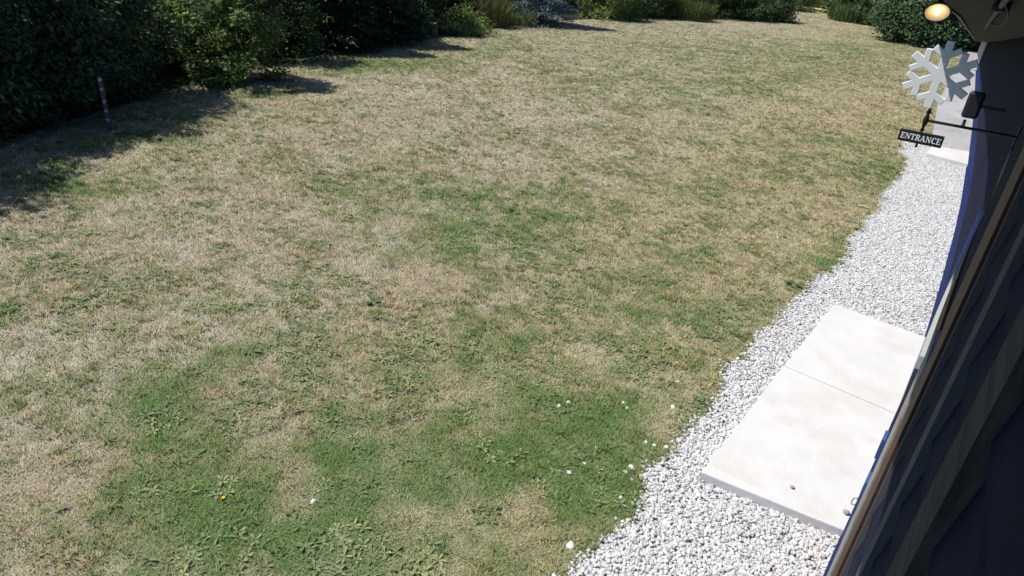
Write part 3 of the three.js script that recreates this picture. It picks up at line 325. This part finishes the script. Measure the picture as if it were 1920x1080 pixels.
{ const p = (px, py, b) => { const q = at(px, py), r = Math.hypot(...q); return [q[0] * (1 + b / r), q[1] * (1 + b / r)]; };
  [[690, 88, 1.4], [560, 96, 3.4], [650, 62, 4], [745, 66, 1.5]].forEach(([a, b, c], i) => { const q = p(a, b, c); copy(sp0, null, q[0], q[1], i * 1.9 + 1, rr(0.85, 1.05)); });
  // understorey along the spruces
  place(leafy('leafy_shrub', 'small broad leaved bright green bush poking out between the spruces', 'shrub', { H: 2.2, R: 0.8, clumps: 40, leaves: 3500, size: 0.13, cols: LIGHT, thin: true }), 735, 70, 0, 0.4);
  place(leafy('leafy_shrub', 'low dark bush beside the tree stump', 'shrub', { H: 1.3, R: 0.8, clumps: 40, leaves: 4000, size: 0.09, cols: MID }), 768, 78, 0, 0.5);
  place(leafy('leafy_shrub', 'tall yellow green shrub behind the flower bed', 'shrub', { H: 3.4, R: 1.25, clumps: 70, leaves: 9000, size: 0.12, cols: YEL, thin: true, cr: [0.18, 0.3] }), 868, 40, 0, 0.8);
  place(leafy('leafy_shrub', 'low spreading green juniper at the curved bed edge', 'shrub', { H: 0.75, R: 1.25, clumps: 60, leaves: 7000, size: 0.08, cols: LIGHT, top: 0.1 }), 868, 66, 0, 0.6);
  place(reeds('tall_grass', 'clump of tall golden brown grass in the flower bed', 'grass', { H: 1.5, R: 0.6, n: 900, cols: GOLD }), 925, 54, 0, 0.6);
  place(reeds('tall_grass', 'short grey green grasses below the blue spruce', 'grass', { H: 0.8, R: 0.9, n: 900, cols: [[0.12, 0.17, 0.09], [0.15, 0.17, 0.06]] }), 965, 50, 0, 0.5);
  place(leafy('leafy_shrub', 'olive bush filling the gap left of the blue spruce', 'shrub', { H: 2.8, R: 1.0, clumps: 60, leaves: 6000, size: 0.11, cols: MID }), 925, 34, 0, 1.5);
  place(conifer('blue_spruce', 'silvery blue spruce with layered branches', 'tree', { H: 5.6, R: 2.0, cols: BLUE, tiers: 20, per: 16, need: 90, droop: 0.1, size: 0.13, low: 0.02 }), 1010, 47, 0, 0.6);
  place(leafy('leafy_shrub', 'low grey flowering plant in front of the blue spruce', 'shrub', { H: 0.5, R: 0.7, clumps: 30, leaves: 2500, size: 0.07, cols: [[0.1, 0.13, 0.07], [0.15, 0.16, 0.1], [0.2, 0.16, 0.07]], top: 0.1 }), 1000, 49, 0, 0.4);
  { const q = p(1085, 24, 0.5), t = thing('bare_trunk', 'slim grey tree trunk between blue spruce and pale shrub', 'tree', q[0], 0, q[1]); mesh('trunk', new THREE.CylinderGeometry(0.08, 0.13, 6, 10).translate(0, 3, 0), std([0.3, 0.28, 0.27], 0.9), t); const L = new Leaves(); for (let k = 0; k < 4000; k++) { const d = rv(), c = MID[k % 3]; L.leaf(d.x * 1.1, 5.2 + d.y * 0.9, d.z * 1.1, rv(), rv(), 0.14, 0.08, c); } L.build('crown', leafMat, t); }
  place(leafy('leafy_shrub', 'pale green willowy shrub right of the slim trunk', 'shrub', { H: 2.2, R: 2.0, clumps: 90, leaves: 11000, size: 0.14, cols: YEL, thin: true, top: 0.2, cr: [0.14, 0.26] }), 1135, 38, 0, 1.4);
  const mixLab = ['dull olive bush in the mixed border at the top of the lawn', 'dull olive bushes'];
  const m0 = leafy('border_bush', mixLab[0], 'shrub', { H: 3.0, R: 1.9, clumps: 90, leaves: 11000, size: 0.13, cols: [...MID, [0.09, 0.1, 0.04]], top: 0.3 }); m0.userData.group = mixLab[1]; place(m0, 1205, 34, 0, 1.6);
  [[1258, 32, 1.8], [1312, 34, 1.8], [1360, 36, 1.6]].forEach(([a, b, c], i) => { const q = p(a, b, c); copy(m0, null, q[0], q[1], i * 2 + 1, rr(0.85, 1.1)); });
  place(reeds('tall_grass', 'patch of tall olive weeds in front of the mixed border', 'grass', { H: 1.3, R: 1.4, n: 1500, cols: [[0.12, 0.13, 0.04], [0.09, 0.12, 0.035]], w: 0.03 }), 1290, 38, 0, 0.6);
  const d0 = leafy('dark_bush', 'round dark leafed bush left of the mown gap', 'shrub', { H: 2.6, R: 1.7, clumps: 90, leaves: 10000, size: 0.14, cols: [[0.065, 0.1, 0.04], [0.078, 0.112, 0.045]], top: 0.3 }); place(d0, 1440, 40, 0, 1.2);
  place(leafy('leafy_shrub', 'small green bush between olive border and dark round bush', 'shrub', { H: 1.6, R: 1.2, clumps: 50, leaves: 5000, size: 0.13, cols: MID }), 1402, 40, 0, 0.8);
  place(leafy('leafy_shrub', 'bright green bush at the far end of the mown gap', 'shrub', { H: 2.2, R: 1.8, clumps: 60, leaves: 6000, size: 0.17, cols: YEL, thin: true }), 1505, 12, 0, 1.5);
  place(leafy('leafy_shrub', 'dark low bush at the left corner of the mown gap', 'shrub', { H: 2.4, R: 1.7, clumps: 60, leaves: 6000, size: 0.15, cols: DARK }), 1480, 20, 0, 1.0);
  place(reeds('tall_grass', 'tall green weeds in front of the right hand thicket', 'grass', { H: 1.3, R: 1.5, n: 1500, cols: [[0.1, 0.15, 0.04], [0.08, 0.13, 0.04]], w: 0.035 }), 1590, 42, 0, 0.8);
  const r0 = leafy('thicket_tree', 'leafy tree of the right hand thicket beyond the lawn', 'tree', { H: 5.5, R: 2.3, clumps: 120, leaves: 13000, size: 0.17, cols: [...MID, [0.055, 0.085, 0.035]], low: 0.03, trunk: 0.12 }); r0.userData.group = 'thicket trees'; place(r0, 1590, 34, 0, 3.2);
  [[1645, 52, 2.2], [1560, 14, 3], [1690, 70, 3.4]].forEach(([a, b, c], i) => { const q = p(a, b, c); copy(r0, null, q[0], q[1], i * 2.1 + 0.6, rr(0.85, 1.05)); });
  { const q = p(1608, 28, 1.0), t = thing('birch_tree', 'slender pale trunk standing in front of the thicket', 'tree', q[0], 0, q[1]); mesh('trunk', new THREE.CylinderGeometry(0.07, 0.11, 6, 10).translate(0, 3, 0), paleBark, t); const L = new Leaves(); for (let k = 0; k < 4000; k++) { const d = rv(); L.leaf(d.x * 1.2, 5.2 + d.y, d.z * 1.2, rv(), rv(), 0.16, 0.1, MID[k % 3]); } L.build('crown', leafMat, t); }
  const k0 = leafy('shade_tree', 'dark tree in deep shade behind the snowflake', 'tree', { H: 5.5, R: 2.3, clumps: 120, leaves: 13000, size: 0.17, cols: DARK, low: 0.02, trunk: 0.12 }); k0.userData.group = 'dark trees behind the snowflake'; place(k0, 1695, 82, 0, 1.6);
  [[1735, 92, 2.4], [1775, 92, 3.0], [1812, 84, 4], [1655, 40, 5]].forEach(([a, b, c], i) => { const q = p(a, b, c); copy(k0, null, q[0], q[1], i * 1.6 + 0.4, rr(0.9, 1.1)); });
  place(leafy('leafy_shrub', 'ragged low green bush at the end of the far walk', 'shrub', { H: 1.2, R: 1.5, clumps: 50, leaves: 5000, size: 0.13, cols: MID }), 1790, 88, 0, 0.8);
  [[-15.4, 7.2, 0.62], [-16.2, 8.8, 0.62], [-17.2, 7.6, 0.66], [-15.9, 5.9, 0.66], [-17.6, 10.4, 0.7], [-18.9, 8.6, 0.72]].forEach(([x, f, k], i) => copy(d0, 'low dark bush in the gap between dark row and yellow green shrub', x, f, i * 2, k, 'low bushes behind the light shrub'));
  // second line of bushes and trees, one by one, closing the view
  const second = [[m0, 'olive bush in the second line behind the garden borders', 'second line of olive bushes'], [d0, 'dark bush in the second line behind the garden borders', 'second line of dark bushes'], [r0, 'leafy tree of the wood behind the garden borders', 'trees of the wood behind'], [k0, 'dark leaved tree of the wood behind the garden borders', 'dark trees of the wood behind']];
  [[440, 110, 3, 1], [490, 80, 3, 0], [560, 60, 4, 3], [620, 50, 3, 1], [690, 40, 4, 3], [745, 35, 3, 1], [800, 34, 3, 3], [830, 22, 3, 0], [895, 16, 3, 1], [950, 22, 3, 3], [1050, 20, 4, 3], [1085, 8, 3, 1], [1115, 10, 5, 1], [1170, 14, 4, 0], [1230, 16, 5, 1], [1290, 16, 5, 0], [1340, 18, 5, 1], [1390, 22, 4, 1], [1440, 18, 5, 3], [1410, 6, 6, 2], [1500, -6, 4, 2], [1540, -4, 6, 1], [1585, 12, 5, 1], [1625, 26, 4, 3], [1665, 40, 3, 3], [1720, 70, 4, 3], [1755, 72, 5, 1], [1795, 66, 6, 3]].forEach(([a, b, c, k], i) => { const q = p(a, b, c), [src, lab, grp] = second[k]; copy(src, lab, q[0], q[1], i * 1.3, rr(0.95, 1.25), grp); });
  // stump at the bed corner
  { const q = at(806, 70), s = thing('tree_stump', 'squat tree stump at the corner of the flower bed', 'stump', q[0], 0, q[1]); const g = new THREE.CylinderGeometry(0.24, 0.31, 0.48, 16, 3), P = g.attributes.position; for (let i = 0; i < P.count; i++) { const a = Math.atan2(P.getZ(i), P.getX(i)), k = 0.88 + 0.2 * noise(Math.cos(a) * 2 + 5, Math.sin(a) * 2 + 5, 3); P.setX(i, P.getX(i) * k); P.setZ(i, P.getZ(i) * k); } g.translate(0, 0.24, 0); g.computeVertexNormals(); mesh('body', g, bark, s); mesh('cut_top', new THREE.CylinderGeometry(0.225, 0.225, 0.02, 16).translate(0, 0.49, 0), std([0.3, 0.24, 0.17], 0.9), s); }
}
// spotted marker post in front of the dark row
{ const q = at(207, 247), p = thing('marker_post', 'narrow dark post with pale round reflectors in front of dark evergreens', 'post', q[0], 0, q[1]); mesh('stake', box(0.065, 0.9, 0.04, 0, 0.45, 0, 0.006), std([0.12, 0.1, 0.12], 0.8), p); for (let k = 0; k < 5; k++) { const g = new THREE.CylinderGeometry(0.026, 0.026, 0.008, 14); g.rotateX(Math.PI / 2); g.translate(0, 0.2 + k * 0.15 + (k > 2 ? 0.05 : 0), 0.024); mesh('reflector', g, std([0.45, 0.44, 0.46], 0.7), p); } p.rotation.y = 1.1; }

scene.environment = null;
renderer.render(scene, camera);
